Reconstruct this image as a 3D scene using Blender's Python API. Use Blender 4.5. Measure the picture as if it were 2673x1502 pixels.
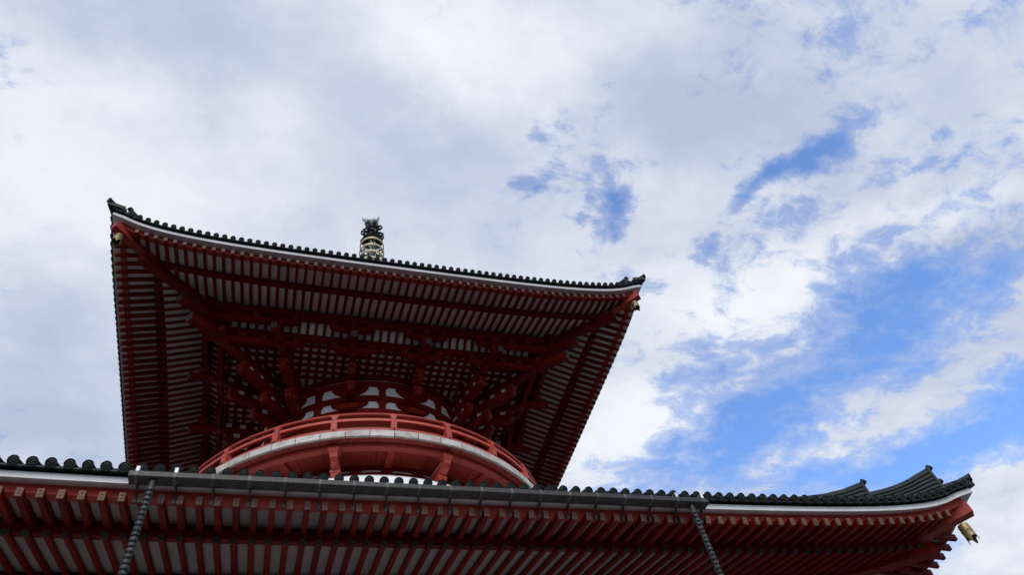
import bpy, math, random
from mathutils import Matrix, Vector
random.seed(7)
PI = math.pi
sc = bpy.context.scene
for o in list(bpy.data.objects): bpy.data.objects.remove(o)
ZB = 11.57                      # height of the lower eave's tile ends above the ground

# ------------------------------------------------------------------ camera
yaw, pit, rol = 0.46008, 0.92835, -0.24878
fwd = Vector((math.sin(yaw)*math.cos(pit), math.cos(yaw)*math.cos(pit), math.sin(pit)))
rgt = Vector((math.cos(yaw), -math.sin(yaw), 0)); upv = rgt.cross(fwd)
r2 = math.cos(rol)*rgt + math.sin(rol)*upv; u2 = -math.sin(rol)*rgt + math.cos(rol)*upv
cam = bpy.data.cameras.new('camera'); camo = bpy.data.objects.new('camera', cam); sc.collection.objects.link(camo)
M = Matrix((r2, u2, -fwd)).transposed().to_4x4(); M.translation = (-3.2975, -27.5629, ZB-9.9676); camo.matrix_world = M
cam.sensor_width = 36; cam.lens = 36*1801.63/2673; cam.clip_end = 3000; sc.camera = camo

# ------------------------------------------------------------------ sky, sun, exposure
SUN_EL, SUN_AZ = 38, -165        # degrees; azimuth clockwise from +y
w = bpy.data.worlds.new('World'); sc.world = w; w.use_nodes = True
w.cycles.sampling_method = 'MANUAL'; w.cycles.sample_map_resolution = 256
nt = w.node_tree; nt.nodes.clear(); N = nt.nodes; LK = nt.links
def nd(t, **k):
    n = N.new(t)
    for a, b in k.items(): setattr(n, a, b)
    return n
def put(sock, v):
    if hasattr(v, 'is_output'): LK.new(v, sock)
    else: sock.default_value = v
def mth(op, a, b=None, c=None, clamp=False):
    n = nd('ShaderNodeMath', operation=op, use_clamp=clamp); put(n.inputs[0], a)
    if b is not None: put(n.inputs[1], b)
    if c is not None: put(n.inputs[2], c)
    return n.outputs[0]
def smooth(v, a, b, lo=0., hi=1.):
    n = nd('ShaderNodeMapRange', interpolation_type='SMOOTHSTEP'); put(n.inputs[0], v)
    for i, q in enumerate((a, b, lo, hi)): n.inputs[i+1].default_value = q
    return n.outputs[0]
def mixc(f, a, b):
    n = nd('ShaderNodeMix', data_type='RGBA'); put(n.inputs[0], f); put(n.inputs[6], a); put(n.inputs[7], b); return n.outputs[2]
tc = nd('ShaderNodeTexCoord'); sp = nd('ShaderNodeSeparateXYZ'); LK.new(tc.outputs['Generated'], sp.inputs[0])
den = mth('ADD', mth('MAXIMUM', sp.outputs[2], 0.0), 0.1)
px = mth('DIVIDE', sp.outputs[0], den); py = mth('DIVIDE', sp.outputs[1], den)     # a flat cloud layer overhead
cv = nd('ShaderNodeCombineXYZ'); put(cv.inputs[0], px); put(cv.inputs[1], py)
def noise(scale, detail, rough, dist=0., off=(0,0,0), stretch=(1,1,1), rot=0.):
    m = nd('ShaderNodeMapping'); LK.new(cv.outputs[0], m.inputs[0]); m.inputs['Location'].default_value = off
    m.inputs['Rotation'].default_value = (0,0,rot); m.inputs['Scale'].default_value = stretch
    n = nd('ShaderNodeTexNoise'); LK.new(m.outputs[0], n.inputs['Vector'])
    n.inputs['Scale'].default_value = scale; n.inputs['Detail'].default_value = detail
    n.inputs['Roughness'].default_value = rough; n.inputs['Distortion'].default_value = dist
    return n.outputs[0]
warpx = mth('MULTIPLY', mth('SUBTRACT', noise(4.5, 6, .6, 0, (3,1,0)), .5), .20)
warpy = mth('MULTIPLY', mth('SUBTRACT', noise(4.5, 6, .6, 0, (8,5,0)), .5), .20)
w2x = mth('MULTIPLY', mth('SUBTRACT', noise(17, 5, .6, 0, (13,1,0)), .5), .06); w2y = mth('MULTIPLY', mth('SUBTRACT', noise(17, 5, .6, 0, (18,5,0)), .5), .06)
wx = mth('ADD', mth('ADD', px, warpx), w2x); wy = mth('ADD', mth('ADD', py, warpy), w2y)
def blob(cx, cy, sx, sy, ang, amp):
    c, s = math.cos(ang), math.sin(ang)
    dx = mth('SUBTRACT', wx, cx); dy = mth('SUBTRACT', wy, cy)
    a = mth('DIVIDE', mth('ADD', mth('MULTIPLY', dx, c), mth('MULTIPLY', dy, s)), sx)
    b = mth('DIVIDE', mth('SUBTRACT', mth('MULTIPLY', dy, c), mth('MULTIPLY', dx, s)), sy)
    q = mth('ADD', mth('MULTIPLY', a, a), mth('MULTIPLY', b, b))
    return mth('MULTIPLY', mth('EXPONENT', mth('MULTIPLY', q, -1)), amp)
def total(lst):
    t = lst[0]
    for q in lst[1:]: t = mth('ADD', t, q)
    return t
BLUE = [  # openings in the cloud layer (negative: cloud banks that cross them)
    (.80, .87, .20, .09, -.80, .50), (.93, .70, .20, .11, -.85, .36), (1.02, .47, .16, .085, -.50, .62), (1.10, .62, .12, .10, -.8, .22),
    (1.22, .88, .36, .085, -.40, .60), (1.42, .66, .14, .14, -.8, .48), (1.9, .75, .4, .18, -.3, .5),
    (.385, .445, .040, .042, .2, .58), (.680, .280, .045, .028, -.9, .58), (.640, .355, .07, .022, -.9, .36), (.25, .42, .045, .026, -.6, .27), (.60, .46, .036, .024, 0, .40),
    (.845, .252, .06, .020, -.8, .30), (.285, .342, .03, .02, 0, .20), (.52, .57, .05, .03, 0, .12), (.66, .74, .12, .05, -.8, .16),
    (-.43, .40, .10, .10, 0, .33), (-1.1, .2, .35, .16, .4, .5), (-.6, -.7, .3, .14, .2, .5), (.8, -.6, .3, .2, -.3, .5), (-1.0, 1.5, .4, .2, .3, .5),
    (1.12, .735, .24, .065, -.85, -.24), (1.53, .93, .09, .12, -.8, -.9), (-.12, .55, .42, .5, 0, -.28)]
holes = total([blob(*b) for b in BLUE])
fine = noise(5.2, 14, .62, .25, (1.7,.4,0)); wisp = noise(13, 12, .68, .5, (4,2,0), (1,1.7,1), .75)
tex = mth('ADD', mth('MULTIPLY', mth('SUBTRACT', fine, .5), 1.15), mth('MULTIPLY', mth('SUBTRACT', wisp, .5), .95))
cover = mth('SUBTRACT', mth('ADD', tex, .30), holes)
veil = smooth(cover, -.32, .28, 0., .55); body_ = smooth(cover, -.08, .32)
cover = mth('MAXIMUM', veil, body_)
big = noise(1.5, 4, .5, .2, (6.2,3.3,0)); mid = noise(4.2, 9, .56, .3, (2.2,9.3,0), (1,1.3,1), .6)
BRT = [(-.28,.52,.18,.16,0,.34), (.14,.23,.13,.07,.2,.36), (.72,.53,.20,.09,-.7,.36), (.47,.26,.15,.10,0,-.42), (.10,.38,.13,.08,0,-.26), (-.20,.30,.22,.07,0,-.22), (.0,.53,.10,.09,0,-.14),
       (1.10,.36,.10,.04,0,-.5), (.60,.86,.12,.14,0,.4), (.97,.32,.12,.05,-.5,.3), (-.40,.87,.1,.2,0,-.25)]
bright = mth('ADD', mth('ADD', mth('MULTIPLY', mth('SUBTRACT', big, .5), .7), mth('ADD', mth('MULTIPLY', mth('SUBTRACT', mid, .5), .95), mth('MULTIPLY', mth('SUBTRACT', wisp, .5), .22))), mth('ADD', total([blob(*b) for b in BRT]), .43))
cloud = mixc(smooth(bright, .05, .95), (4.85, 5.5, 7.2, 1), (9.0, 9.35, 9.9, 1))
sky = nd('ShaderNodeTexSky', sky_type='NISHITA', sun_disc=False, sun_elevation=math.radians(SUN_EL), sun_rotation=math.radians(SUN_AZ))
sky.air_density = 1.0; sky.dust_density = .6; sky.ozone_density = 2.0
skyc = nd('ShaderNodeMix', data_type='RGBA', blend_type='MULTIPLY'); skyc.inputs[0].default_value = 1
LK.new(sky.outputs[0], skyc.inputs[6]); skyc.inputs[7].default_value = (2.1, 2.5, 3.15, 1)
bg = nd('ShaderNodeBackground'); bg.inputs[1].default_value = .1
put(bg.inputs[0], mixc(cover, skyc.outputs[2], cloud))
wo = nd('ShaderNodeOutputWorld'); LK.new(bg.outputs[0], wo.inputs[0])
sl = bpy.data.lights.new('sun', 'SUN'); sl.energy = 1.5; sl.angle = math.radians(35); sl.color = (1, .95, .88)
so = bpy.data.objects.new('sun', sl); sc.collection.objects.link(so)
sd = Vector((math.sin(math.radians(SUN_AZ))*math.cos(math.radians(SUN_EL)), math.cos(math.radians(SUN_AZ))*math.cos(math.radians(SUN_EL)), math.sin(math.radians(SUN_EL))))
so.rotation_euler = sd.to_track_quat('Z', 'Y').to_euler(); so.location = (-20, -40, 60)
vs = sc.view_settings; vs.view_transform = 'Standard'; vs.look = 'None'; vs.exposure = 0; vs.gamma = 1; vs.use_curve_mapping = False

# ------------------------------------------------------------------ materials
def mat(name, col, col2=None, rough=.5, scale=3., metal=0., detail=6, bump=0., bscale=40., lo=.35, hi=.7, spec=.5, stretch=(1,1,1)):
    m = bpy.data.materials.new(name); m.use_nodes = True; t = m.node_tree; b = t.nodes['Principled BSDF']
    b.inputs['Roughness'].default_value = rough; b.inputs['Metallic'].default_value = metal; b.inputs['Specular IOR Level'].default_value = spec
    g = t.nodes.new('ShaderNodeNewGeometry'); mp = t.nodes.new('ShaderNodeMapping'); t.links.new(g.outputs['Position'], mp.inputs[0]); mp.inputs['Scale'].default_value = stretch
    n = t.nodes.new('ShaderNodeTexNoise'); t.links.new(mp.outputs[0], n.inputs['Vector']); n.inputs['Scale'].default_value = scale; n.inputs['Detail'].default_value = detail; n.inputs['Roughness'].default_value = .6
    r = t.nodes.new('ShaderNodeMapRange'); t.links.new(n.outputs[0], r.inputs[0]); r.inputs[1].default_value = lo; r.inputs[2].default_value = hi
    x = t.nodes.new('ShaderNodeMix'); x.data_type = 'RGBA'; t.links.new(r.outputs[0], x.inputs[0])
    x.inputs[6].default_value = (*col, 1); x.inputs[7].default_value = (*(col2 or col), 1)
    oi = t.nodes.new('ShaderNodeObjectInfo'); hv = t.nodes.new('ShaderNodeHueSaturation')
    rr = t.nodes.new('ShaderNodeMapRange'); t.links.new(oi.outputs['Random'], rr.inputs[0]); rr.inputs[3].default_value = .82; rr.inputs[4].default_value = 1.12
    t.links.new(rr.outputs[0], hv.inputs['Value']); t.links.new(x.outputs[2], hv.inputs['Color']); t.links.new(hv.outputs[0], b.inputs['Base Color'])
    if bump:
        n2 = t.nodes.new('ShaderNodeTexNoise'); t.links.new(mp.outputs[0], n2.inputs['Vector']); n2.inputs['Scale'].default_value = bscale
        bp = t.nodes.new('ShaderNodeBump'); bp.inputs['Strength'].default_value = bump; bp.inputs['Distance'].default_value = .02
        t.links.new(n2.outputs[0], bp.inputs['Height']); t.links.new(bp.outputs[0], b.inputs['Normal'])
    return m
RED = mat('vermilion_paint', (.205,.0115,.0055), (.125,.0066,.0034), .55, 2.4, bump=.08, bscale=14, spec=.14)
REDL = mat('lit_vermilion', (.46,.055,.036), (.34,.037,.024), .55, 2.0, bump=.08, bscale=14, spec=.3)  # paint lightened to carry the light on eave boards, hip tips, balcony underside
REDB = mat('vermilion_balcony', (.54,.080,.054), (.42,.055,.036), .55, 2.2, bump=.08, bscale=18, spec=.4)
WHITE = mat('white_paint', (.80,.80,.80), (.64,.635,.63), .6, 1.1, bump=.05, bscale=9)
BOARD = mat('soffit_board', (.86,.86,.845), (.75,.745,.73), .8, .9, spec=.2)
BOARDL = mat('shaded_soffit_board', (.37,.315,.295), (.31,.26,.24), .8, .9, spec=.2)  # lower soffit's deeper shade put into the board colour
PLASTER = mat('white_plaster', (.87,.87,.87), (.80,.80,.81), .8, .8)
TILE = mat('glazed_tile', (.010,.016,.015), (.022,.032,.029), .5, 5, spec=.25, lo=.4, hi=.75, bump=.15, bscale=25)
TILE2 = mat('ridge_tile', (.009,.019,.018), (.020,.034,.032), .5, 6, spec=.25, lo=.4, hi=.75, bump=.15, bscale=25)
GUT = mat('gutter_metal', (.034,.031,.029), (.065,.061,.057), .5, 7, metal=.35, lo=.45, hi=.8, stretch=(3,1,.6))
GUTS = mat('gutter_strap_metal', (.085,.08,.075), (.125,.12,.11), .5, 9, metal=.3)
GUTD = mat('gutter_dark', (.035,.035,.033), (.06,.055,.05), .5, 6, metal=.3)
CLIP = mat('clip_white', (.86,.86,.86), (.8,.8,.8), .35, 3)
FASC = mat('weathered_fascia', (.66,.63,.585), (.36,.25,.17), .75, 2.6, detail=9, lo=.46, hi=.78, stretch=(1,1,1.5))
BELL = mat('aged_brass', (.40,.30,.14), (.22,.17,.085), .5, 7, metal=.55)
BRNZ = mat('dark_bronze', (.020,.024,.022), (.07,.08,.07), .5, 5, metal=.3, lo=.45, hi=.75)
GILT = mat('worn_gilt', (.62,.50,.25), (.30,.32,.28), .5, 2.4, metal=.25, lo=.45, hi=.68)
VERD = mat('verdigris', (.20,.26,.22), (.34,.41,.37), .7, 6)
NAIL = mat('nail_head', (.09,.09,.075), (.14,.13,.11), .45, 8, metal=.5)
LAMP = mat('globe_glass', (.7,.68,.62), (.6,.58,.5), .25, 5)
WIRE = mat('green_wire', (.10,.13,.06), (.16,.16,.1), .5, 5)
CUP = mat('chain_cup', (.035,.038,.038), (.085,.098,.10), .5, 9, metal=.3)
PAVE = mat('paving', (.086,.084,.080), (.106,.103,.098), .85, .3, bump=.2, bscale=4)
STONE = mat('granite', (.36,.35,.33), (.28,.27,.26), .8, 2)
def cap_mat(name, gold, dark):
    m = bpy.data.materials.new(name); m.use_nodes = True; t = m.node_tree; b = t.nodes['Principled BSDF']
    g = t.nodes.new('ShaderNodeNewGeometry'); v = t.nodes.new('ShaderNodeTexVoronoi'); v.feature = 'DISTANCE_TO_EDGE'
    t.links.new(g.outputs['Position'], v.inputs['Vector']); v.inputs['Scale'].default_value = 20
    n = t.nodes.new('ShaderNodeTexNoise'); n.inputs['Scale'].default_value = 2.1; n.inputs['Detail'].default_value = 3; t.links.new(g.outputs['Position'], n.inputs['Vector'])
    a = t.nodes.new('ShaderNodeMath'); a.operation = 'ADD'; t.links.new(v.outputs['Distance'], a.inputs[0]); 
    mm = t.nodes.new('ShaderNodeMath'); mm.operation = 'MULTIPLY_ADD'; t.links.new(n.outputs[0], mm.inputs[0]); mm.inputs[1].default_value = .4; mm.inputs[2].default_value = -.2; t.links.new(mm.outputs[0], a.inputs[1])
    r = t.nodes.new('ShaderNodeMapRange'); t.links.new(a.outputs[0], r.inputs[0]); r.inputs[1].default_value = .04; r.inputs[2].default_value = .16
    x = t.nodes.new('ShaderNodeMix'); x.data_type = 'RGBA'; t.links.new(r.outputs[0], x.inputs[0]); x.inputs[6].default_value = (*dark, 1); x.inputs[7].default_value = (*gold, 1)
    t.links.new(x.outputs[2], b.inputs['Base Color']); b.inputs['Metallic'].default_value = .1; b.inputs['Roughness'].default_value = .6
    return m
CAP = cap_mat('chased_cap', (.20,.098,.056), (.09,.036,.033))
CAPU = cap_mat('chased_cap_pale', (.13,.075,.068), (.09,.04,.037))
CAPT = cap_mat('chased_cap_tail', (.085,.05,.045), (.05,.022,.02))
CAPD = cap_mat('chased_cap_dark', (.05,.03,.01), (.006,.004,.004))

# ------------------------------------------------------------------ mesh helpers
class MB:
    def __init__(s): s.v = []; s.f = []
    def add(s, vs, fs):
        k = len(s.v); s.v += [tuple(q) for q in vs]; s.f += [tuple(i+k for i in f) for f in fs]; return s
    def box(s, x0, x1, y0, y1, z0, z1, M=None):
        p = [(x, y, z) for z in (z0, z1) for y in (y0, y1) for x in (x0, x1)]
        if M is not None: p = [M @ Vector(q) for q in p]
        return s.add(p, [(0,2,3,1),(4,5,7,6),(0,1,5,4),(2,6,7,3),(0,4,6,2),(1,3,7,5)])
    def prism(s, poly, d0, d1, mp):
        n = len(poly)
        vs = [mp(a, b, d0) for a, b in poly] + [mp(a, b, d1) for a, b in poly]
        fs = [tuple(range(n))[::-1], tuple(range(n, 2*n))] + [(i, (i+1) % n, n+(i+1) % n, n+i) for i in range(n)]
        return s.add(vs, fs)
    def tube(s, pts, r, n=8, cap=True):
        pts = [Vector(p) for p in pts]; m = len(pts); rs = r if isinstance(r, (list, tuple)) else [r]*m; rings = []
        up = Vector((0,0,1)); prev = None
        for i, p in enumerate(pts):
            d = (pts[min(i+1, m-1)] - pts[max(i-1, 0)]).normalized()
            a = (up if abs(d.z) < .95 else Vector((1,0,0))) if prev is None else prev
            a = (a - d*a.dot(d)).normalized(); prev = a; b = d.cross(a)
            rings.append([p + rs[i]*(math.cos(2*PI*k/n)*a + math.sin(2*PI*k/n)*b) for k in range(n)])
        vs = [q for R in rings for q in R]
        fs = [(i*n+k, i*n+(k+1) % n, (i+1)*n+(k+1) % n, (i+1)*n+k) for i in range(m-1) for k in range(n)]
        if cap: fs += [tuple(range(n))[::-1], tuple(range((m-1)*n, m*n))]
        return s.add(vs, fs)
    def lathe(s, prof, n=24, c=(0,0,0), a0=0., a1=2*PI, mp=None):
        full = abs(a1-a0-2*PI) < 1e-6; k = n if full else n+1; m = len(prof)
        f = mp or (lambda r, a, z: (c[0]+r*math.sin(a), c[1]-r*math.cos(a), c[2]+z))
        vs = [f(r, a0+(a1-a0)*j/n, z) for j in range(k) for r, z in prof]
        fs = [(j*m+i, ((j+1) % k)*m+i, ((j+1) % k)*m+i+1, j*m+i+1) for j in range(n) for i in range(m-1)]
        return s.add(vs, fs)
    def ring(s, sec, a0, a1, n):                       # closed section (r,z) turned from angle a0 to a1 about the axis
        m = len(sec); full = abs(a1-a0-2*PI) < 1e-6; k = n if full else n+1
        vs = [(r*math.sin(a), -r*math.cos(a), z) for j in range(k) for a in [a0+(a1-a0)*j/n] for r, z in sec]
        fs = [(j*m+i, ((j+1) % k)*m+i, ((j+1) % k)*m+(i+1) % m, j*m+(i+1) % m) for j in range(n) for i in range(m)]
        if not full: fs += [tuple(range(m))[::-1], tuple(range((k-1)*m, k*m))]
        return s.add(vs, fs)
    def mesh(s, name, m, smooth=35):
        me = bpy.data.meshes.new(name); me.from_pydata(s.v, [], s.f); me.validate(); me.update()
        import bmesh
        b = bmesh.new(); b.from_mesh(me); bmesh.ops.recalc_face_normals(b, faces=b.faces); b.to_mesh(me); b.free()
        me.materials.append(m)
        if smooth: me.shade_smooth(); me.set_sharp_from_angle(angle=math.radians(smooth))
        return me
COL = sc.collection
def obj(name, me, parent=None, M=None, **props):
    o = bpy.data.objects.new(name, me); COL.objects.link(o); o.parent = parent
    if M is not None: o.matrix_local = M
    for k, v in props.items(): o[k] = v
    return o
def part(name, mb, m, parent, M=None, smooth=35, **props): return obj(name, mb.mesh(name, m, smooth), parent, M, **props)
def thing(name, label, cat, loc=(0,0,0), rz=0, group=None):
    o = bpy.data.objects.new(name, None); COL.objects.link(o); o.location = loc; o.rotation_euler = (0,0,rz); o.empty_display_size = .3
    o['label'] = label; o['category'] = cat
    if group: o['group'] = group
    return o
T = Matrix.Translation
def RZ(a): return Matrix.Rotation(a, 4, 'Z')
SIDE = [RZ(k*PI/2) for k in range(4)]          # front, right, back, left
def span(a, b, M0, width, M1=None):             # matrix that lays a unit bar (along +y) from a to b
    a, b = Vector(a), Vector(b); d = b-a; L = d.length; y = d/L; x = y.cross(Vector((0,0,1))).normalized(); z = x.cross(y)
    return T(a) @ Matrix((x*width, y*L, z*width)).transposed().to_4x4()

# ------------------------------------------------------------------ ground
g = MB().add([(-1500,-1500,0),(1500,-1500,0),(1500,1500,0),(-1500,1500,0)], [(0,1,2,3)])
go = part('ground', g, PAVE, None); go['kind'] = 'structure'

# ------------------------------------------------------------------ the pagoda
pag = thing('pagoda', 'tall vermilion two-roofed pagoda with round upper storey, white soffits and dark green tiles', 'pagoda')
PM = T((0,0,ZB))
UP = dict(fw=.049, fsec=[(.16,-.305),(.16,-.135),(.53,-.03),(.53,-.19)], end=3.6, L=11.574, H=15.037, c=(.1443,.5809,.5913), t=.3203, nt=36, s=.3579, rx=[i*.3579 for i in range(-29,30)],
          fb=.297, fz=-.555, fh=.075, fs=.30, bb=1.64, bz=-.36, bs=.40, kin=1.74, gin=3.95, under=.50, fbot=-.19, ftop=-.02, rbot=-.48, slope=(.50,.028), top=10.6)
LO = dict(fw=.056, fsec=[(.16,-.265),(.16,-.12),(.45,-.045),(.45,-.19)], end=4.2, L=15.63, H=0., c=(.1629,.3284,.8354), t=.32, nt=48, s=.3501, rx=[(i-40.5)*.3501 for i in range(82)],
          fb=.285, fz=-.495, fh=.085, fs=.20, bb=1.43, bz=-.56, bs=.26, kin=1.55, gin=4.3, under=.42, fbot=-.19, ftop=-.045, rbot=-.41, slope=(.40,.038), top=8.6)
FL = .2122
def lift(E, t):
    t = abs(t); c = E['c']; q = min(t, .945)
    return c[0]*q**2 + c[1]*q**6 + c[2]*q**18 + max(0, t-.945)*E['end']
def tipy(E, x): return -(E['L'] - FL*(1-min(1, abs(x)/E['L'])**4))
def gfac(b): return max(0, 1-.29*max(0, b-.6))
def rail_line(E, kind, x):                       # outer/inner points of a rafter's centre line at x
    L = E['L']; ty = tipy(E, x); li = lift(E, x/L)
    if kind == 'f': bo, zo, sl, bi = E['fb'], E['fz'], E['fs'], E['kin']+.05
    else: bo, zo, sl, bi = E['bb'], E['bz'], E['bs'], E['gin']
    a = Vector((x, ty+bo, E['H']+zo+li*gfac(bo))); b = Vector((x, ty+bi, E['H']+zo+sl*(bi-bo)+li*gfac(bi)))
    return a, b
def trim(a, b):                                  # stop at the hip
    if abs(a.x) >= -a.y-.02: return None
    if abs(b.x) > -b.y:
        f = (-abs(a.x)-a.y)/(b.y-a.y); b = a+(b-a)*f
    return (a, b) if (b-a).length > .12 else None

flym = {}
def fly_mesh(E):
    mb = MB(); h = E['fh']; wd = E['fw']
    P = []
    for y, k in ((0,1.),(.3,1.04),(.65,1.1),(1,1.14)):
        P.append([(-wd*k, y, -h*k-(.012 if 0 < y < 1 else 0)), (wd*k, y, -h*k-(.012 if 0 < y < 1 else 0)), (wd*k, y, h), (-wd*k, y, h)])
    vs = [q for r in P for q in r]; fs = [(0,3,2,1),(12,13,14,15)]
    for i in range(3): fs += [(i*4+k, i*4+(k+1) % 4, i*4+4+(k+1) % 4, i*4+4+k) for k in range(4)]
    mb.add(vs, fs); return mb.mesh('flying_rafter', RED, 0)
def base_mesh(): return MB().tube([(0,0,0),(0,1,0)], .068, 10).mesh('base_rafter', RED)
def cap_fly_mesh(E, capm):
    h = E['fh']; mb = MB().box(-.060,.060,-.012,.03,-h-.004,h+.004)
    for z in (-.03,.035): mb.lathe([(.0,-.026),(.010,-.022),(.014,-.012)], 6, mp=lambda r,a,q,z=z: (r*math.sin(a), q, z+r*math.cos(a)))
    return mb.mesh('rafter_cap', capm, 0)
def cap_base_mesh():
    mb = MB().tube([(0,-.014,0),(0,.05,0)], .073, 12)
    for z in (-.03,.03): mb.lathe([(.0,-.03),(.010,-.025),(.014,-.014)], 6, mp=lambda r,a,q,z=z: (r*math.sin(a), q, z+r*math.cos(a)))
    return mb.mesh('rafter_end_cap', CAPD)

def sweep(E, sec, n=48):
    L = E['L']; ts = [math.sin(PI/2*(2*i/n-1)) for i in range(n+1)]; mb = MB(); m = len(sec)
    vs = []
    for t in ts:
        for b, z in sec: vs.append((t*(L-b), -(L-FL*(1-t**4))+b, E['H']+lift(E, t*(L-b)/L)*gfac(b)+z))
    fs = [(i*m+k, i*m+(k+1) % m, (i+1)*m+(k+1) % m, (i+1)*m+k) for i in range(n) for k in range(m)]
    fs += [tuple(range(m)), tuple(range(n*m, (n+1)*m))[::-1]]
    return mb.add(vs, fs)
def soffit(E, kind, z0, th):
    mb = MB(); L = E['L']; xs = [L*math.sin(PI/2*(2*i/60-1)) for i in range(61)]; rows = []
    for x in xs:
        a, b = rail_line(E, kind, x)
        d = (b-a)/(b.y-a.y)
        ya = a.y+(E['under']+.08-E['fb'] if kind == 'f' else .12); yb = b.y
        if abs(x) >= -ya: continue
        yb = min(yb, -abs(x)) if abs(x) > -yb else yb
        pa = a+d*(ya-a.y); pb = a+d*(yb-a.y)
        rows.append((pa, pb))
    vs = [(p.x, p.y, p.z+z0+q) for pr in rows for p in pr for q in (0, th)]
    n = len(rows); fs = []
    for i in range(n-1):
        k = i*4; fs += [(k,k+4,k+6,k+2),(k+1,k+3,k+7,k+5),(k,k+1,k+5,k+4),(k+2,k+6,k+7,k+3)]
    fs += [(0,2,3,1),((n-1)*4,(n-1)*4+1,(n-1)*4+3,(n-1)*4+2)]
    return mb.add(vs, fs)
def surf(E, x, u):                               # top surface of the roof, u metres in from the tile ends
    return E['H'] + lift(E, min(1, abs(x)/E['L']))*max(0, 1-u/7.) + E['slope'][0]*u + E['slope'][1]*u*u
def roof_deck(E):
    mb = MB(); L = E['L']; us = [.04,.5,1.2,2.2,3.5,5,6.5,8,E['top']] ; us = [u for u in us if u <= E['top']]
    for S in SIDE:
        rows = []
        for i in range(33):
            t = math.sin(PI/2*(2*i/32-1)); rows.append([S @ Vector((t*(L-u), -(L-FL*(1-t**4)*max(0,1-u/3))+u, surf(E, t*(L-u), u)-.055)) for u in us])
        m = len(us)
        mb.add([q for r in rows for q in r], [(i*m+k, i*m+k+1, (i+1)*m+k+1, (i+1)*m+k) for i in range(32) for k in range(m-1)])
    return mb

# shared tile shapes
def disc_mesh():
    mb = MB(); n = 24; rs = [(.104,.02),(.106,.0),(.104,-.012),(.088,-.012),(.080,.004),(.066,0.),(.048,-.004),(.034,.003),(.024,-.006),(.008,-.008)]
    vs = []
    for j in range(n):
        a = 2*PI*j/n
        for i, (r, y) in enumerate(rs):
            yy = y - (.007*abs(math.cos(a*4)) if i in (5, 6) else 0)
            vs.append((r*math.sin(a), yy, r*math.cos(a)))
    m = len(rs); fs = [(j*m+i, ((j+1) % n)*m+i, ((j+1) % n)*m+i+1, j*m+i+1) for j in range(n) for i in range(m-1)]
    fs.append(tuple(j*m+m-1 for j in range(n)))
    return mb.add(vs, fs).mesh('eave_end_tile', TILE, 30)
def flat_mesh(t):
    mb = MB(); n = 6; hw = t/2-.02; vs = []
    for i in range(n+1):
        x = -hw+2*hw*i/n; sag = -.030*(1-(x/hw)**2)
        vs += [(x,0,-.045+sag-.020*(1-(x/hw)**4)), (x,0,-.030+sag), (x,.40,.10+sag*.6), (x,.30,-.02+sag*.3), (x,.02,-.062+sag)]
    fs = [(i*5+k, i*5+(k+1) % 5, i*5+5+(k+1) % 5, i*5+5+k) for i in range(n) for k in range(5)] + [(0,1,2,3,4),tuple(n*5+q for q in (4,3,2,1,0))]
    return mb.add(vs, fs).mesh('eave_flat_tile', TILE, 50)
DISC = disc_mesh(); BASE = base_mesh(); CAPB = cap_base_mesh()

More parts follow.
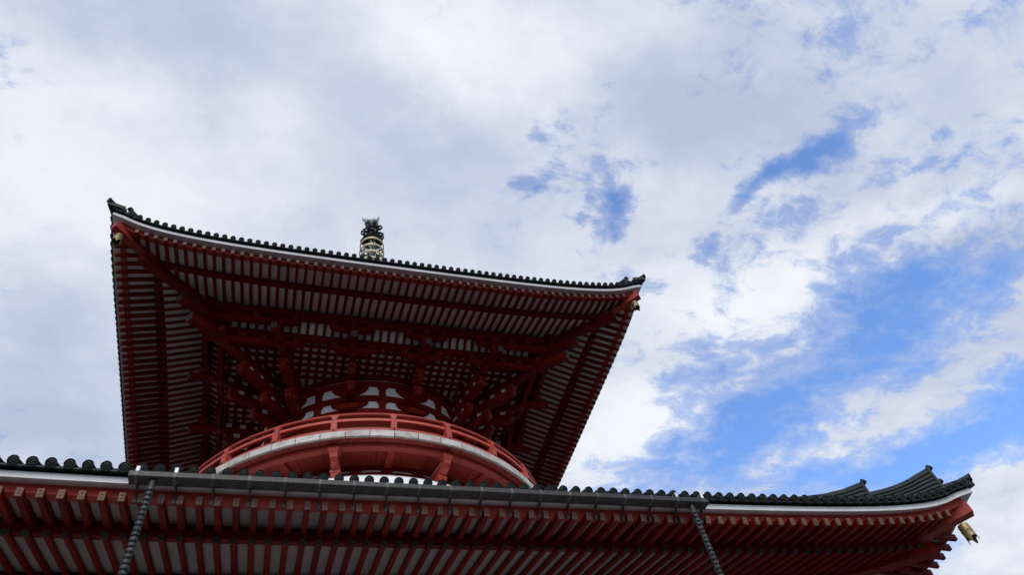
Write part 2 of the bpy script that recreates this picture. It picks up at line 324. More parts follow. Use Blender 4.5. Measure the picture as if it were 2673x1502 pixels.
def build_roof(E, name, sides_detail, label, board, tilt, capm):
    root = part(name, roof_deck(E), TILE2, pag, PM, 0, label=label)
    L = E['L']; H = E['H']; FLY = fly_mesh(E); CF = cap_fly_mesh(E, capm); FLAT = flat_mesh(E['t'])
    for k in range(4):
        S = SIDE[k]
        part('fascia_board', sweep(E, E['fsec']), WHITE, root, S)
        part('eave_board', sweep(E, [(E['under'],E['rbot']),(E['under'],E['fbot']-.003),(E['under']+.2,E['fbot']-.003),(E['under']+.2,E['rbot'])]), REDL, root, S)
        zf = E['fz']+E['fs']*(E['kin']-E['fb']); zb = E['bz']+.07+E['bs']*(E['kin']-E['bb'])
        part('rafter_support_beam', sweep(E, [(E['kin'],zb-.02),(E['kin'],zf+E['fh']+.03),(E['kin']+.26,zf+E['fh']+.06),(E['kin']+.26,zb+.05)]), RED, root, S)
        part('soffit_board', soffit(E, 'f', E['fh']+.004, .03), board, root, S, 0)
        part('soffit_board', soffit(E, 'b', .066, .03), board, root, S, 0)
        if k not in sides_detail: continue
        far = MB(); hid = (E is LO and k == 1)
        def put_in(nm, me, Mx, joined):
            if not joined: return obj(nm, me, root, Mx)
            k0 = len(far.v); far.v += [tuple(Mx @ v.co) for v in me.vertices]; far.f += [tuple(i+k0 for i in p.vertices) for p in me.polygons]
        for x in E['rx']:
            pr = trim(*rail_line(E, 'f', x))
            if pr:
                put_in('flying_rafter', FLY, S @ span(*pr, None, 1.), hid and x > -8.5)
                if sides_detail[k]:
                    obj('rafter_cap', CF, root, S @ span(*pr, None, 1.) @ Matrix.Diagonal((1, 1/(pr[1]-pr[0]).length, 1, 1)))
            pr = trim(*rail_line(E, 'b', x))
            if pr:
                put_in('base_rafter', BASE, S @ span(*pr, None, 1.), hid and x > -8.5)
                if sides_detail[k] == 2:
                    obj('rafter_end_cap', CAPB, root, S @ span(*pr, None, 1.) @ Matrix.Diagonal((1, 1/(pr[1]-pr[0]).length, 1, 1)))
        if far.v: part('far_rafters', far, RED, root, None, 35, kind='stuff')
        far = MB(); n = E['nt']
        for i in range(2*n):
            x = (i-n+.5)*E['t']; ty = tipy(E, x); z = H+lift(E, x/L)
            put_in('eave_end_tile', DISC, S @ T((x, ty, z)) @ Matrix.Rotation(tilt, 4, 'X'), hid)
            pts = []; umax = min(L-abs(x)+.1, E['top'])
            for q in range(6):
                u = umax*(q/5)**1.5
                pts.append((x, ty+.01+u*(1-.0), surf(E, x, u)))
            if umax > .25:
                if hid: far.tube([S @ Vector(p) for p in pts], .092, 8)
                else: part('tile_row', MB().tube(pts, .092, 8), TILE, root, S)
            if i:
                xm = x-E['t']/2; sl = (lift(E, (xm+.1)/L)-lift(E, (xm-.1)/L))/.2
                put_in('eave_flat_tile', FLAT, S @ T((xm, tipy(E, xm)+.03, H+lift(E, xm/L))) @ Matrix.Rotation(-math.atan(sl), 4, 'Y'), k != 0)
        if far.v: part('far_tiles', far, TILE, root, None, 35, kind='stuff')
    return root

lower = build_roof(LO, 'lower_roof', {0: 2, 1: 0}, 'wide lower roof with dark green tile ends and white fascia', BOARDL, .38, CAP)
upper = build_roof(UP, 'upper_roof', {0: 1, 1: 0, 3: 0}, 'square upper roof with upturned corners and red rafters', BOARD, .46, CAPU)

# ---- corners: hip rafters, corner tiles, hip ridges
DIAG = [RZ(PI/4+k*PI/2) for k in range(4)]       # local -y points along the diagonal; k=0 front-right, 3 front-left
Q2 = math.sqrt(2)
def hip_parts(root, ft, fz0, fz1, fi, fiz, bt, bz, bi, biz, E, hw):
    for k in (0, 1, 3):
        D = DIAG[k]
        def bar(y0, zt0, zb0, y1, zt1, zb1, w, nm, m=RED):
            p = [(-w,y0,zb0),(w,y0,zb0),(w,y0,zt0),(-w,y0,zt0),(-w,y1,zb1),(w,y1,zb1),(w,y1,zt1),(-w,y1,zt1)]
            return part(nm, MB().add(p, [(0,3,2,1),(4,5,6,7),(0,1,5,4),(1,2,6,5),(2,3,7,6),(3,0,4,7)]), m, root, D, 0)
        bar(-ft*Q2, fz1, fz0, -fi*Q2, fiz+.36, fiz, hw, 'hip_rafter', REDL)
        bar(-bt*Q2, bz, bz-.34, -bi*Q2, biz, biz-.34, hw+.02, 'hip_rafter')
hip_parts(upper, 11.22, 15.00, 15.34, 9.3, 14.82, 10.2, 14.80, 7.4, 15.35, UP, .15)
hip_parts(lower, 15.22, .05, .37, 13.3, -.20, 14.2, -.25, 11.4, .25, LO, .17)

def hip_ridge(root, E, d0, d1, base0, h, flare, k, up):
    """stacked ridge tiles on the hip from diagonal coordinate d0 (outer end) inward to d1"""
    D = DIAG[k]; L = E['L']
    n = 14; path = []
    for i in range(n+1):
        f = i/n; d = d0+(d1-d0)*f; u = L-d
        zb = surf(E, d, u) + (base0 if f == 0 else base0)
        path.append((-d*Q2, zb, h + flare*max(0, 1-f*(d0-d1)/1.1)**2))
    for j in range(10):
        f0, f1 = j/10, (j+1)/10; wd = .175-.007*j+(.028 if j % 2 else 0); mb = MB(); vs = []
        for y, zb, hh in path: vs += [(-wd,y,zb+hh*f0+.004),(wd,y,zb+hh*f0+.004),(wd-.015,y,zb+hh*f1),(-wd+.015,y,zb+hh*f1)]
        fs = [(i*4+q, i*4+(q+1) % 4, i*4+4+(q+1) % 4, i*4+4+q) for i in range(n) for q in range(4)] + [(0,1,2,3),(n*4+3,n*4+2,n*4+1,n*4)]
        part('ridge_course', mb.add(vs, fs), TILE2, root, D, 20)
    pts = [(0, y, zb+hh+.05) for y, zb, hh in path]; pts[0] = (0, pts[0][1]-.02, pts[0][2]+.0)
    part('ridge_cap_tile', MB().tube([(0, pts[0][1]-.10, pts[0][2]+.10)]+pts, [.105,.095]+[.09]*(n), 10), TILE2, root, D)
    y, zb, hh = path[0]
    sl = .0
    poly = [(-.21,-.10),(.21,-.10),(.19,hh*.45),(.165,hh*.8),(.15,hh+.06),(-.15,hh+.06),(-.165,hh*.8),(-.19,hh*.45)]
    part('ridge_end_tile', MB().prism(poly, 0, .07, lambda a, b, q: (a, y-.02-q-b*sl+.02, zb+b)), TILE2, root, D, 20)
    part('ridge_end_boss', MB().lathe([(0,-.10),(.05,-.09),(.085,-.05),(.09,0)], 10, mp=lambda r,a,q: (r*math.sin(a), y-.09+q-.3*hh*sl, zb+hh*.42+r*math.cos(a))), TILE2, root, D)
for k in (0, 3, 1):
    hip_ridge(lower, LO, 15.02, 13.2, .03, .52, .16, k, 1)
    hip_ridge(lower, LO, 13.72, 8.0, .20, .52, .22, k, 1)
    hip_ridge(upper, UP, 11.02, 9.6, .02, .42, .10, k, 1)
    hip_ridge(upper, UP, 9.55, 4.0, .05, .42, .16, k, 1)
    for root, E, tip0, z0 in ((lower, LO, 15.62, 1.02), (upper, UP, 11.68, 16.20)):
        L = E['L']; D = DIAG[k]
        pts = [(0, -tip0*Q2, z0), (0, -(tip0-.25)*Q2, z0-.03), (0, -(tip0-.6)*Q2, z0+.02), (0, -(tip0-1.0)*Q2, surf(E, L-1., 1.)+.10)]
        part('corner_tile', MB().tube(pts, .105, 12), TILE2, root, D)
        obj('eave_end_tile', DISC, root, D @ T((0, -tip0*Q2-.002, z0)) @ Matrix.Rotation(.2, 4, 'X') @ Matrix.Diagonal((1.15,1.15,1.15,1)))
        part('corner_flat_tile', MB().prism([(-.02,-tip0*Q2+.03),(.02,-tip0*Q2+.03),(.34,-tip0*Q2+.55),(-.34,-tip0*Q2+.55)], z0-.26, z0-.06, lambda a, b, q: (a, b, q)), TILE, root, D, 0)

# ---- drum of the upper storey
RD = 5.40
wall = MB().lathe([(RD,9.0),(RD,14.6)], 72); wall.lathe([(6.72,6.3),(6.72,8.0)], 72)
drum = part('drum', wall, PLASTER, pag, PM, label='round white plaster drum with red frame under the upper roof')
def ringb(r0, r1, z0, z1, nm='ring_beam', m=RED, root=drum): return part(nm, MB().ring([(r0,z0),(r1,z0),(r1,z1),(r0,z1)], 0, 2*PI, 96), m, root)
for z0, z1, r in ((11.55,12.10,5.52),(12.62,12.92,5.50),(13.55,13.84,5.50),(13.97,14.3,5.50)): ringb(RD-.05, r, z0, z1)
part('drum_panelling', MB().ring([(RD-.05,8.0),(RD+.06,8.0),(RD+.06,11.56),(RD-.05,11.56)], 0, 2*PI, 96), RED, drum)
ringb(6.60, 6.84, 7.12, 7.45); ringb(6.60, 6.80, 7.63, 7.80)
part('plaster_mound', MB().lathe([(6.70,7.12),(6.95,7.11),(7.3,6.95),(7.7,6.55),(7.95,6.0),(8.0,5.4)], 72), PLASTER, drum)
def on_drum(poly, ang, r0, r1, nm, m=RED):
    mp = lambda a, b, q: ((q)*math.sin(ang+a/RD), -q*math.cos(ang+a/RD), b)
    return part(nm, MB().prism(poly, r0, r1, mp), m, drum, None, 20)
def boat(cx, z0, z1, half, lip=.12):             # bracket arm with upward-curved ends
    p = [(cx-half, z1), (cx-half, z1-lip)]
    for i in range(6):
        f = i/5; p.append((cx-half+.04+.55*f**.8*half*.8, z1-lip-(z1-lip-z0)*(1-(1-f)**2)))
    return p + [(2*cx-a, b) for a, b in p[::-1]]
def boat_long(z0, z1, half):
    p = [(-half, z1), (-half, z1-.12), (-half+.05, z1-.14), (-half+.05, z1-.20)]
    for i in range(1, 8):
        f = i/7; p.append((-half+.05+half*.80*f, z1-.20-(z1-.20-z0)*(1-(1-f)**2.2)))
    return p + [(-a, b) for a, b in p[::-1]]
for i in range(12):
    a = i*PI/6
    for z0, z1 in ((12.10,12.62),(12.92,13.55)):
        h = z1-z0; on_drum([(-.15,z0),(.15,z0),(.15,z1-.16),(.22,z1-.10),(.22,z1),(-.22,z1),(-.22,z1-.10),(-.15,z1-.16)], a, RD-.05, RD+.09, 'strut')
    b = a+PI/12
    on_drum([(-.36,11.95),(.36,11.95),(.36,12.27),(-.36,12.27)], b, RD-.05, RD+.34, 'bearing_block')
    for z0, z1 in ((12.10,12.58),(12.94,13.50)):
        on_drum(boat_long(z0+.03, z1, .80), b, RD-.05, RD+.10, 'bracket_arm')
    for s in (-1, 1): on_drum([(s*.08-.14,12.0),(s*.08+.14,12.0),(s*.08+.14,12.5),(s*.08-.14,12.5)], b+s*PI/12*.0, RD-.04, RD+.12, 'bearing_block') if False else None
    # lower ring under the balcony
    for da in (-PI/36, PI/36): on_drum([(-.10,7.45),(.10,7.45),(.2,7.63),(-.2,7.63)], b+da, 6.60, 6.86, 'bearing_block')
    on_drum([(-.10,7.45),(.10,7.45),(.2,7.63),(-.2,7.63)], a, 6.60, 6.86, 'bearing_block')

# ---- balcony
deck = MB().ring([(6.75,7.92),(8.46,7.92),(8.46,8.0),(6.75,8.0)], 0, 2*PI, 120)
balc = part('balcony', deck, REDB, pag, PM, label='round vermilion balcony with railing and weathered white edge panels')
dg = math.radians
pn = MB().ring([(8.40,7.75),(8.50,7.75),(8.50,8.03),(8.40,8.03)], dg(.10), dg(5.90), 4).mesh('edge_panel', FASC)
for i in range(60): obj('edge_panel', pn, balc, RZ(dg(6*i)))
sp_ = MB().ring([(6.76,7.80),(8.40,7.78),(8.40,7.90),(6.76,7.91)], dg(.08), dg(7.42), 4).mesh('soffit_panel', REDL)
for i in range(48): obj('soffit_panel', sp_, balc, RZ(dg(7.5*i+3.75)))
part('ring_beam', MB().ring([(7.82,7.62),(8.06,7.62),(8.06,7.785),(7.82,7.79)], 0, 2*PI, 120), REDB, balc)
part('ring_beam', MB().ring([(8.18,8.03),(8.40,8.03),(8.40,8.14),(8.18,8.14)], 0, 2*PI, 120), REDB, balc)
part('bottom_rail', MB().ring([(8.20,8.14),(8.38,8.14),(8.38,8.25),(8.20,8.25)], 0, 2*PI, 120), REDB, balc)
part('middle_rail', MB().ring([(8.20,8.69),(8.30,8.69),(8.30,8.81),(8.20,8.81)], 0, 2*PI, 120), REDB, balc)
part('top_rail', MB().ring([(8.25+.062*math.cos(q*PI/5), 9.045+.062*math.sin(q*PI/5)) for q in range(10)], 0, 2*PI, 144), REDB, balc)
pm = MB().box(-.105,.105,-8.41,-8.13,8.145,8.70)
pm.prism([(-.075,8.70),(.075,8.70),(.08,8.86),(.13,8.92),(.14,9.0),(-.14,9.0),(-.13,8.92),(-.08,8.86)], -8.35, -8.15, lambda a, b, q: (a, q, b))
post = pm.mesh('railing_post', REDB, 20)
nail = MB().lathe([(0,-8.455),(.03,-8.445),(.045,-8.42),(.045,-8.40)], 8, mp=lambda r,a,q: (r*math.sin(a), q, r*math.cos(a))).mesh('nail_cover', NAIL)
jo = MB().box(-.14,.14,-7.84,-6.80,7.64,7.795).mesh('joist', REDL, 0)
def bracket_low():
    mb = MB(); mp = lambda a, b, q: (q, -a, b)
    mb.box(-.20,.20,-8.16,-7.80,7.50,7.618); mb.prism([(7.80,7.50),(8.16,7.50),(8.10,7.38),(7.86,7.38)], -.16,.16, mp)
    mb.prism([(6.8,7.40),(8.10,7.40),(8.06,7.25),(7.9,7.12),(7.6,7.04),(6.8,7.02)], -.13,.13, mp)
    mb.box(-.18,.18,-7.62,-7.28,6.90,7.03); mb.prism([(6.8,6.9),(7.6,6.9),(7.56,6.74),(7.4,6.62),(7.0,6.56),(6.8,6.56)], -.13,.13, mp)
    return mb.mesh('balcony_bracket', REDB, 20)
bl = bracket_low()
inf = MB().prism([(6.8,7.42),(7.78,7.42),(7.78,7.60),(6.8,7.60)], -.04,.04, lambda a, b, q: (q, -a, b)).mesh('bracket_infill', PLASTER, 0)
for i in range(24):
    R_ = RZ(dg(15*i)); obj('railing_post', post, balc, R_)
    obj('nail_cover', nail, balc, R_ @ T((0,.06,8.75))); obj('nail_cover', nail, balc, R_ @ T((0,-.01,8.22)))
for i in range(12):
    obj('joist', jo, balc, RZ(dg(30*i))); R_ = RZ(dg(30*i+15)); obj('balcony_bracket', bl, balc, R_); obj('bracket_infill', inf, balc, R_)
wm = MB()
for i in range(12):
    a = dg(1.1+i*12.8/11); wm.tube([(8.10*math.sin(a),-8.10*math.cos(a),8.02),(8.10*math.sin(a),-8.10*math.cos(a),8.52)], .006, 4)
for z in (8.3,8.52): wm.ring([(8.09,z-.008),(8.11,z-.008),(8.11,z+.008),(8.09,z+.008)], dg(1), dg(14), 8)
wm = wm.mesh('wire_screen', WIRE, 0)
gl = MB().lathe([(0,.0),(.07,.0),(.075,.3),(.09,.34),(.095,.40),(.08,.46),(.05,.49),(0,.5)], 10).mesh('globe_lamp', LAMP)
for i in range(24):
    obj('wire_screen', wm, balc, RZ(dg(15*i)))
for i in range(96): obj('globe_lamp', gl, balc, RZ(dg(3.75*i+1.9)) @ T((0,-7.9,8.0)))

# ---- brackets and ceilings under the upper eaves
ceil = MB()
for S in SIDE:
    ceil.add([S @ Vector(q) for q in ((-7.02,-7.02,14.44),(7.02,-7.02,14.44),(3.4,-3.4,14.44),(-3.4,-3.4,14.44))], [(0,1,2,3)])
eave = part('eave_ceiling', ceil, BOARD, pag, PM, 0, label='white coffered ceiling with red lattice and bracket arms below the upper rafters')
def beam(S, y, hw, z0, z1, nm, x0=None, x1=None, ext=0.): return part(nm, MB().box(-(-y)-ext if x0 is None else x0, (-y)+ext if x1 is None else x1, y-hw, y+hw, z0, z1), RED, eave, S, 0)
def boat_y(S, y, hw, cx, z0, z1, half): return part('bracket_arm', MB().prism(boat(cx, z0, z1, half), y-hw, y+hw, lambda a, b, q: (a, q, b)), RED, eave, S, 20)
def masu(S, x, y, z0, z1, w0=.13, w1=.19):
    p = [(x-w0,y-w0,z0),(x+w0,y-w0,z0),(x+w0,y+w0,z0),(x-w0,y+w0,z0)]; zm = z0+(z1-z0)*.5
    for z in (zm, z1): p += [(x-w1,y-w1,z),(x+w1,y-w1,z),(x+w1,y+w1,z),(x-w1,y+w1,z)]
    fs = [(0,3,2,1),(8,9,10,11)] + [(k*4+i, k*4+(i+1) % 4, k*4+4+(i+1) % 4, k*4+4+i) for k in range(2) for i in range(4)]
    return part('bearing_block', MB().add(p, fs), RED, eave, S, 0)
rib = []
def rib_mesh():
    P = []
    for i in range(6):
        f = i/5; P.append((-7.10-.62*f, 14.66+.36*math.sin(f*PI/2)))
    poly = P+[(a-.02, b+.10) for a, b in P[::-1]]
    return MB().prism(poly, -.06, .06, lambda a, b, q: (q, a, b)).mesh('ceiling_rib', RED, 20)
RIB = rib_mesh()
LBX = MB().box(-.07,.07,-6.92,-3.7,14.36,14.43).mesh('lattice_bar', RED, 0)
ARMX = (-4.95, -1.63, 1.63, 4.95)
def stepped(S, d0, ends, w=.14):
    """stacked cantilever arms in a vertical plane from d0 on the drum outward; ends = [(point, z0, z1), ...]"""
    d0 = Vector(d0)
    last = None
    for p, z0, z1 in ends:
        p = Vector(p); dr = (p-d0).normalized(); n = Vector((dr.y, -dr.x)); Lg = (p-d0).length
        mp = lambda a, b, q: (d0.x+dr.x*a+n.x*q, d0.y+dr.y*a+n.y*q, b)
        poly = [(0,z0),(Lg-.42,z0),(Lg-.2,z0+.03),(Lg-.05,z0+.11),(Lg,z0+.20),(Lg,z1),(0,z1)]
        part('bracket_arm', MB().prism(poly, -w, w, mp), RED, eave, S, 20)
        bp = [(Lg-.30,z1),(Lg-.06,z1),(Lg+.02,z1+.10),(Lg+.02,z1+.19),(Lg-.38,z1+.19),(Lg-.38,z1+.10)]
        part('bearing_block', MB().prism(bp, -w-.05, w+.05, mp), RED, eave, S, 20)
        part('bracket_infill', MB().prism([(0,z1),(Lg-.32,z1),(Lg-.32,z1+.32),(0,z1+.32)], -.05, .05, mp), PLASTER, eave, S, 0)
        for q in range(1, int(Lg/.62)+1):
            c = Lg-.2-q*.62
            if c > .1: part('bearing_block', MB().prism([(c-.11,z1),(c+.11,z1),(c+.17,z1+.12),(c+.17,z1+.32),(c-.17,z1+.32),(c-.17,z1+.12)], -w-.02, w+.02, mp), RED, eave, S, 20)
for k in range(4):
    S = SIDE[k]
    beam(S, -7.75, .15, 14.95, 15.36, 'eave_purlin', ext=.35)
    beam(S, -7.02, .13, 14.36, 14.66, 'tie_beam', ext=.2)
    if k == 2: continue
    # curved rib ceiling between the two beams
    cv_ = MB(); vs = []
    for i in range(6):
        f = i/5; y = -7.08-.62*f; z = 14.70+.38*math.sin(f*PI/2)+.06; vs += [(y, y, z), (-y, y, z)]
    cv_.add(vs, [(i*2, i*2+1, i*2+3, i*2+2) for i in range(5)]); part('curved_ceiling', cv_, BOARD, eave, S)
    for i in range(-20, 21): obj('ceiling_rib', RIB, eave, S @ T((i*.358,0,0)))
    for i in range(-18, 19):
        if abs(i*.372) < 6.9: 
            x = i*.372; obj('lattice_bar', LBX, eave, S @ T((x,0,0)))
    for j in range(6):
        y = -6.72+j*.372; part('lattice_bar', MB().box(y+.02, -y-.02, y-.07, y+.07, 14.355, 14.425), RED, eave, S, 0)
    # outer wall plate: bracket arms, blocks
    for (x0, x1) in ((-7.9,-4.0),(4.0,7.9)):
        s = -1 if x0 < 0 else 1
        part('bracket_arm', MB().prism(([(-7.95,14.42),(-7.95,14.72),(-3.98,14.72),(-3.98,14.62),(-4.05,14.52),(-4.3,14.44),(-4.6,14.42)] if s < 0 else [(7.95,14.42),(7.95,14.72),(3.98,14.72),(3.98,14.62),(4.05,14.52),(4.3,14.44),(4.6,14.42)]), -7.86, -7.64, lambda a, b, q: (a, q, b)), RED, eave, S, 20)
        part('bracket_arm', MB().prism(([(-7.6,13.86),(-7.6,14.16),(-3.75,14.16),(-3.75,14.06),(-3.82,13.96),(-4.05,13.88),(-4.4,13.86)] if s < 0 else [(7.6,13.86),(7.6,14.16),(3.75,14.16),(3.75,14.06),(3.82,13.96),(4.05,13.88),(4.4,13.86)]), -7.13, -6.91, lambda a, b, q: (a, q, b)), RED, eave, S, 20)
        for x in (4.2, 4.95, 5.75, 6.6): masu(S, s*x, -7.75, 14.72, 14.95)
        for x in (3.95, 4.62, 5.4, 6.2): masu(S, s*x, -7.02, 14.16, 14.36)
        boat_y(S, -7.75, .11, s*1.66, 14.42, 14.72, .98); boat_y(S, -7.02, .11, s*1.55, 13.86, 14.16, .95)
        for dx in (-.82, 0, .82): masu(S, s*1.66+dx, -7.75, 14.72, 14.95); masu(S, s*1.55+dx, -7.02, 14.16, 14.36)
    for x in ARMX:
        s = 1 if x > 0 else -1
        x2 = s*(1.545 if abs(x) < 3 else 4.60)
        # sloping tail rafter with its chased end
        a = Vector((x, -8.24, 13.74)); b = Vector((x2, -6.95, 14.03))
        part('tail_rafter', MB().box(-.125,.125,0,1,-.14,.14), RED, eave, S @ span(a, b, None, 1.), 0)
        part('tail_cap', MB().box(-.13,.13,-.012,.004,-.145,.145), CAPT, eave, S @ span(a, b, None, 1.), 0)
        masu(S, x*.985, -7.72, 13.98, 14.42, .15, .20)
        if abs(x) < 3: stepped(S, (s*1.40,-5.25), [((s*1.485,-6.24),12.40,12.74),((s*1.515,-6.67),13.06,13.42),((s*1.55,-7.10),13.72,14.00)])
        else: stepped(S, (s*3.55,-4.05), [((s*4.05,-5.48),12.40,12.74),((s*4.43,-6.56),13.06,13.42),((s*4.62,-7.10),13.72,14.00)])
    # corner cluster on the diagonal
for k in (0, 1, 3):
    D = DIAG[k]
    stepped(D, (0,-5.3), [((0,-7.2),12.42,12.76),((0,-8.65),13.06,13.42),((0,-9.95),13.74,14.05)], .17)
    for (yo, zo, yi, zi) in ((-8.22*Q2, 13.72, -6.9*Q2, 14.10), (-8.70*Q2, 14.32, -7.2*Q2, 14.72)):
        Mx = D @ span((0, yo, zo), (0, yi, zi), None, 1.)
        part('tail_rafter', MB().box(-.16,.16,0,1,-.18,.18), RED, eave, Mx, 0); part('tail_cap', MB().box(-.165,.165,-.008,.003,-.185,.185), CAPT, eave, Mx, 0)
    for y, z0, z1 in ((-7.85*Q2, 14.5, 15.5), (-7.08*Q2, 13.85, 15.0)):
        pp = MB().prism([(-.17,z0),(.17,z0),(.17,z1-.2),(.26,z1-.12),(.26,z1),(-.26,z1),(-.26,z1-.12),(-.17,z1-.2)], y-.17, y+.17, lambda a, b, q: (a, q, b))
        part('corner_post', pp, RED, eave, D, 0)

# ---- finial
fin = part('finial', MB().tube([(0,0,24.6),(0,0,37.2)], .17, 12), BRNZ, pag, PM, label='dark bronze and gilt ringed finial on the roof peak')
part('dew_basin', MB().box(-1.1,1.1,-1.1,1.1,24.0,25.4), TILE2, fin, None, 0)
part('inverted_bowl', MB().lathe([(1.0,25.4),(.98,25.7),(.8,26.1),(.5,26.35),(.2,26.45)], 24), BRNZ, fin)
RINGZ = [34.02-.885*i for i in range(9)]
for i, z in enumerate(RINGZ):
    r = .86+.012*i
    part('finial_ring', MB().ring([(r-.045,z-.10),(r+.02,z-.10),(r+.02,z+.11),(r-.045,z+.11)], 0, 2*PI, 40), GILT, fin)
    sp2 = MB()
    for q in range(8):
        a = q*PI/4+.2; sp2.tube([(.15*math.sin(a),-.15*math.cos(a),z+.22),((r-.03)*math.sin(a),-(r-.03)*math.cos(a),z+.02)], .045, 5)
    part('ring_spokes', sp2, BRNZ, fin)
    part('ring_hub', MB().lathe([(.17,z-.12),(.26,z-.10),(.27,z+.3),(.18,z+.34)], 12), GILT if i < 4 else BRNZ, fin)
    for s_ in (-1, 1): part('hanging_chime', MB().lathe([(0,z-.16),(.05,z-.17),(.07,z-.36),(.085,z-.40),(0,z-.40)], 8, c=(s_*.55*math.cos(i*1.3),s_*.55*math.sin(i*1.3),0)), GILT, fin)
for s_ in (-.12, .12): part('finial_strut', MB().box(s_-.07,s_+.07,-.26,-.16,26.4,34.9), VERD, fin, None, 0)
part('finial_dish', MB().lathe([(.2,34.75),(.6,34.70),(.78,34.84),(.6,34.9),(.2,34.95)], 24), BRNZ, fin)
def loop(rad, z, ww, hh, a):
    mb = MB(); n = 12; vs = []
    sec = []
    for j in range(n+1):
        th = -PI*.80+2*PI*.9*j/n; sec.append((rad+ww*math.cos(th), z+hh*math.sin(th)))
    c, s = math.sin(a), -math.cos(a); tx, tyv = math.cos(a), math.sin(a)
    for (r, zz) in sec:
        dr = (r-rad)/ww; dz = (zz-z)/hh
        for off, side in ((.035,-.07),(.035,.07),(-.035,.07),(-.035,-.07)):
            rr = r+dr*off; z2 = zz+dz*off
            vs.append((rr*c+tx*side, rr*s+tyv*side, z2))
    fs = [(i*4+k, i*4+(k+1) % 4, i*4+4+(k+1) % 4, i*4+4+k) for i in range(n) for k in range(4)] + [(0,1,2,3),(n*4+3,n*4+2,n*4+1,n*4)]
    return part('scroll_leaf', mb.add(vs, fs), BRNZ, fin, None, 40)
for t_, (z, rad, ww, hh, n, off) in enumerate(((35.15,.58,.30,.33,6,.12),(35.95,.56,.29,.30,6,.5),(36.65,.48,.27,.28,6,.12),(37.15,.34,.20,.22,5,.4))):
    for q in range(n): loop(rad, z, ww, hh, off+q*2*PI/n)
for z, r in ((35.4,.42),(36.1,.40),(36.65,.36)): part('lotus_dish', MB().lathe([(.1,z-.10),(r,z-.04),(r+.05,z+.08),(r-.05,z+.06),(.1,z)], 20), BRNZ, fin)
part('jewel_bowl', MB().lathe([(.1,36.9),(.28,37.0),(.40,37.2),(.44,37.35),(.30,37.3),(.1,37.2)], 20), VERD, fin)
fp = [(-.02,37.1),(-.62,37.38),(-.66,37.50)]
for i in range(7):
    x = -.62+.105*i; z = 37.46+.03*i; fp += [(x-.05,z+.22),(x+.035,z+.04),(x+.08,z+.02)]
for i in range(5):
    x = .12+.06*i; z = 37.66+.13*i; fp += [(x,z+.14),(x+.045,z+.07)]
fp += [(.44,38.38),(.42,37.9),(.36,37.5),(.2,37.2)]
part('flame_ornament', MB().prism(fp, -.03, .03, lambda a, b, q: (a*1.25, q, 37.2+(b-37.1)*1.3)), VERD, fin, RZ(.12), 0)
part('flame_ornament', MB().prism([(a*.75, b-.04) for a, b in fp], -.03, .03, lambda a, b, q: (a, q, b)), VERD, fin, RZ(.12+PI/2), 0)

# ---- rain gutter along the middle of the lower front eave
gz0, gz1, gy0, gy1 = -.285, -.145, -15.55, -15.28
sec = [(gy0,gz1),(gy0-.01,gz0+.02),(gy0+.01,gz0),(gy1-.01,gz0),(gy1,gz1),(gy1-.012,gz1),(gy1-.022,gz0+.012),(gy0+.014,gz0+.012),(gy0+.012,gz1)]
gm = MB().prism([(a, b) for a, b in sec], -6.40, 6.40, lambda a, b, q: (q, a, b))
for x in (-6.40, 6.388): gm.prism([(gy0-.01,gz0),(gy1,gz0),(gy1,gz1),(gy0,gz1)], x, x+.012, lambda a, b, q: (q, a, b))
gut = part('rain_gutter', gm, GUT, pag, PM, 0, label='long dark metal gutter under the middle of the lower front eave')
cvm = MB().prism([(gy0-.004,gz1+.006),(gy0-.018,gz0+.018),(gy0+.008,gz0-.006),(gy1,gz0-.006),(gy1,gz0),(gy0+.01,gz0),(gy0-.008,gz0+.02),(gy0+.004,gz1+.006)], -.028, .028, lambda a, b, q: (q, a, b)).mesh('gutter_strap', GUTS, 0)
bk = MB().tube([(0,gy1-.06,gz0-.004),(0,gy1+.05,gz0-.10),(0,gy1+.17,gz0-.16)], .014, 5); bk.tube([(0,gy1-.02,gz0-.002),(0,gy1+.10,gz0-.08)], .009, 4)
bk.box(-.018,.018,gy1-.02,gy1+.24,gz0-.012,gz0-.004); bk.box(-.035,.035,gy1+.15,gy1+.22,gz0-.27,gz0-.13); bk = bk.mesh('gutter_bracket', GUTD, 0)
cl = MB().box(-.032,.032,gy0-.012,gy0-.004,gz1-.01,gz1+.11); cl.box(-.03,.03,gy0-.008,gy1,gz1+.10,gz1+.108); cl = cl.mesh('gutter_clip', CLIP, 0)
for i in range(19):
    x = -6.27+i*12.54/18; obj('gutter_strap', cvm, gut, T((x,0,0))); obj('gutter_bracket', bk, gut, T((x+.03,0,0)))
    if i in (0, 1, 17, 18): obj('gutter_clip', cl, gut, T((x,0,0)))

# ---- lower storey (below the frame), podium
body = MB().box(-9.6,9.6,-9.6,9.6,1.2-ZB,1.2)
bd = part('lower_wall', body, PLASTER, pag, PM, 0)
for S in SIDE:
    for i in range(6): part('pillar', MB().lathe([(.0,1.2-ZB),(.32,1.2-ZB),(.30,-1.0),(.0,-1.0)], 16, c=(-9.6+i*3.84,-9.7,0)), RED, bd, S)
    part('tie_beam', MB().box(-10.2,10.2,-9.95,-9.55,-2.2,-1.75), RED, bd, S, 0)
    part('wall_plate', MB().box(-11.6,11.6,-11.7,-11.3,-.45,.05), RED, bd, S, 0)
    part('base_ceiling', MB().add([(-11.4,-11.4,-.3),(11.4,-11.4,-.3),(9.5,-9.5,-.3),(-9.5,-9.5,-.3)], [(0,1,2,3)]), BOARD, bd, S, 0)
part('podium', MB().box(-12.5,12.5,-12.5,12.5,-ZB,1.2-ZB), STONE, pag, PM, 0)

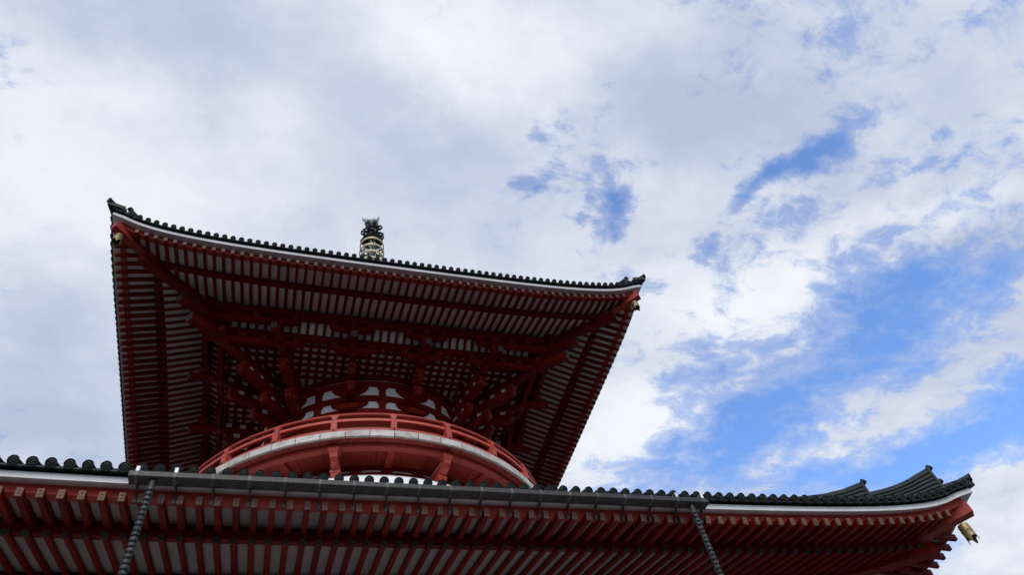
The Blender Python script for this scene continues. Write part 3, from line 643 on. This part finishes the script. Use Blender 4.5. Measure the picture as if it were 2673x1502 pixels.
# ------------------------------------------------------------------ rain chains
def rain_chain(x, label):
    y = -15.42; zt = ZB+gz0
    t = thing('rain_chain', label, 'rain chain', (x, y, 0), 0, 'rain chains hanging from the gutter')
    part('spout', MB().lathe([(.0,.01),(.075,.01),(.07,-.08),(.06,-.16),(.05,-.17),(.0,-.16)], 12, c=(0,0,zt)), GUTD, t)
    cup = MB().lathe([(.0,-.010),(.058,-.010),(.062,-.028),(.067,-.027),(.076,.027),(.070,.027),(.060,.0),(.0,.0)], 14)
    cup = cup.mesh('chain_cup', CUP)
    lk = MB().tube([(.058,0,.03),(.052,0,.09)], .007, 4); lk.tube([(-.058,0,.03),(-.052,0,.09)], .007, 4); lk.tube([(0,.058,.03),(0,.052,.09)], .007, 4); lk.tube([(0,-.058,.03),(0,-.052,.09)], .007, 4)
    lk = lk.mesh('chain_link', CUP, 0)
    n = int((zt-.25)/.1125)
    for i in range(n):
        z = zt-.20-i*.1125; R_ = RZ(random.uniform(-.3,.3)) @ Matrix.Rotation(random.uniform(-.05,.05), 4, 'X')
        obj('chain_cup', cup, t, T((0,0,z)) @ R_); obj('chain_link', lk, t, T((0,0,z)) @ R_)
    zl = zt-.20-(n-1)*.1125
    part('anchor', MB().lathe([(0,0),(.12,0),(.12,.05),(.03,.07),(.02,max(.1,zl-.03)),(0,max(.1,zl-.03))], 12), GUTD, t)
rain_chain(-5.96, 'dark metal cup rain chain hanging from the left end of the gutter')
rain_chain(5.96, 'dark metal cup rain chain hanging from the right end of the gutter')

# ------------------------------------------------------------------ wind bells
def wind_bell(d, ztop, k, sc_, label, tilt):
    D = DIAG[k]; p = D @ Vector((0, -d*Q2, 0))
    t = thing('wind_bell', label, 'bell', (p.x, p.y, ZB+ztop), tilt, 'bronze bells hanging from the eave corners')
    t.scale = (sc_, sc_, sc_)
    part('hook', MB().tube([(0,0,.02),(0,.0,-.06),(.03,0,-.10),(.035,0,-.14),(.0,0,-.17),(-.03,0,-.14),(-.02,0,-.10)], .013, 6), NAIL, t)
    mb = MB(); n = 32; prof = [(.0,-.165),(.10,-.165),(.15,-.18),(.165,-.22),(.166,-.36),(.174,-.375),(.174,-.395),(.166,-.41),(.164,-.56)]
    mb.lathe(prof, n); 
    vs = []; 
    for j in range(n):
        a = 2*PI*j/n; c4 = abs(math.cos(2*a)); ext = .05+.16*max(0, c4-.72)/.28
        vs += [(.164*math.sin(a),-.164*math.cos(a),-.56), (.172*math.sin(a),-.172*math.cos(a),-.56-ext), (.160*math.sin(a),-.160*math.cos(a),-.56-ext), (.152*math.sin(a),-.152*math.cos(a),-.56)]
    mb.add(vs, [(j*4+k2, ((j+1) % n)*4+k2, ((j+1) % n)*4+k2+1, j*4+k2+1) for j in range(n) for k2 in range(3)])
    part('bell_body', mb, BELL, t)
    part('crown_loop', MB().tube([(.04*math.cos(q*PI/6),0,-.155+.045*math.sin(q*PI/6)) for q in range(7)], .012, 6), BELL, t)
    part('clapper', MB().tube([(0,0,-.2),(0,0,-.55)], .008, 5).lathe([(0,-.54),(.035,-.56),(.05,-.60),(.035,-.64),(0,-.65)], 10), NAIL, t)
    return t
wind_bell(10.97, 15.0, 3, .92, 'brass wind bell hanging from the left corner of the upper roof', .3)
wind_bell(10.97, 15.0, 0, .92, 'brass wind bell hanging from the right corner of the upper roof', .5)
wind_bell(14.90, .03, 0, .92, 'large brass wind bell under the right corner of the lower roof', .4)
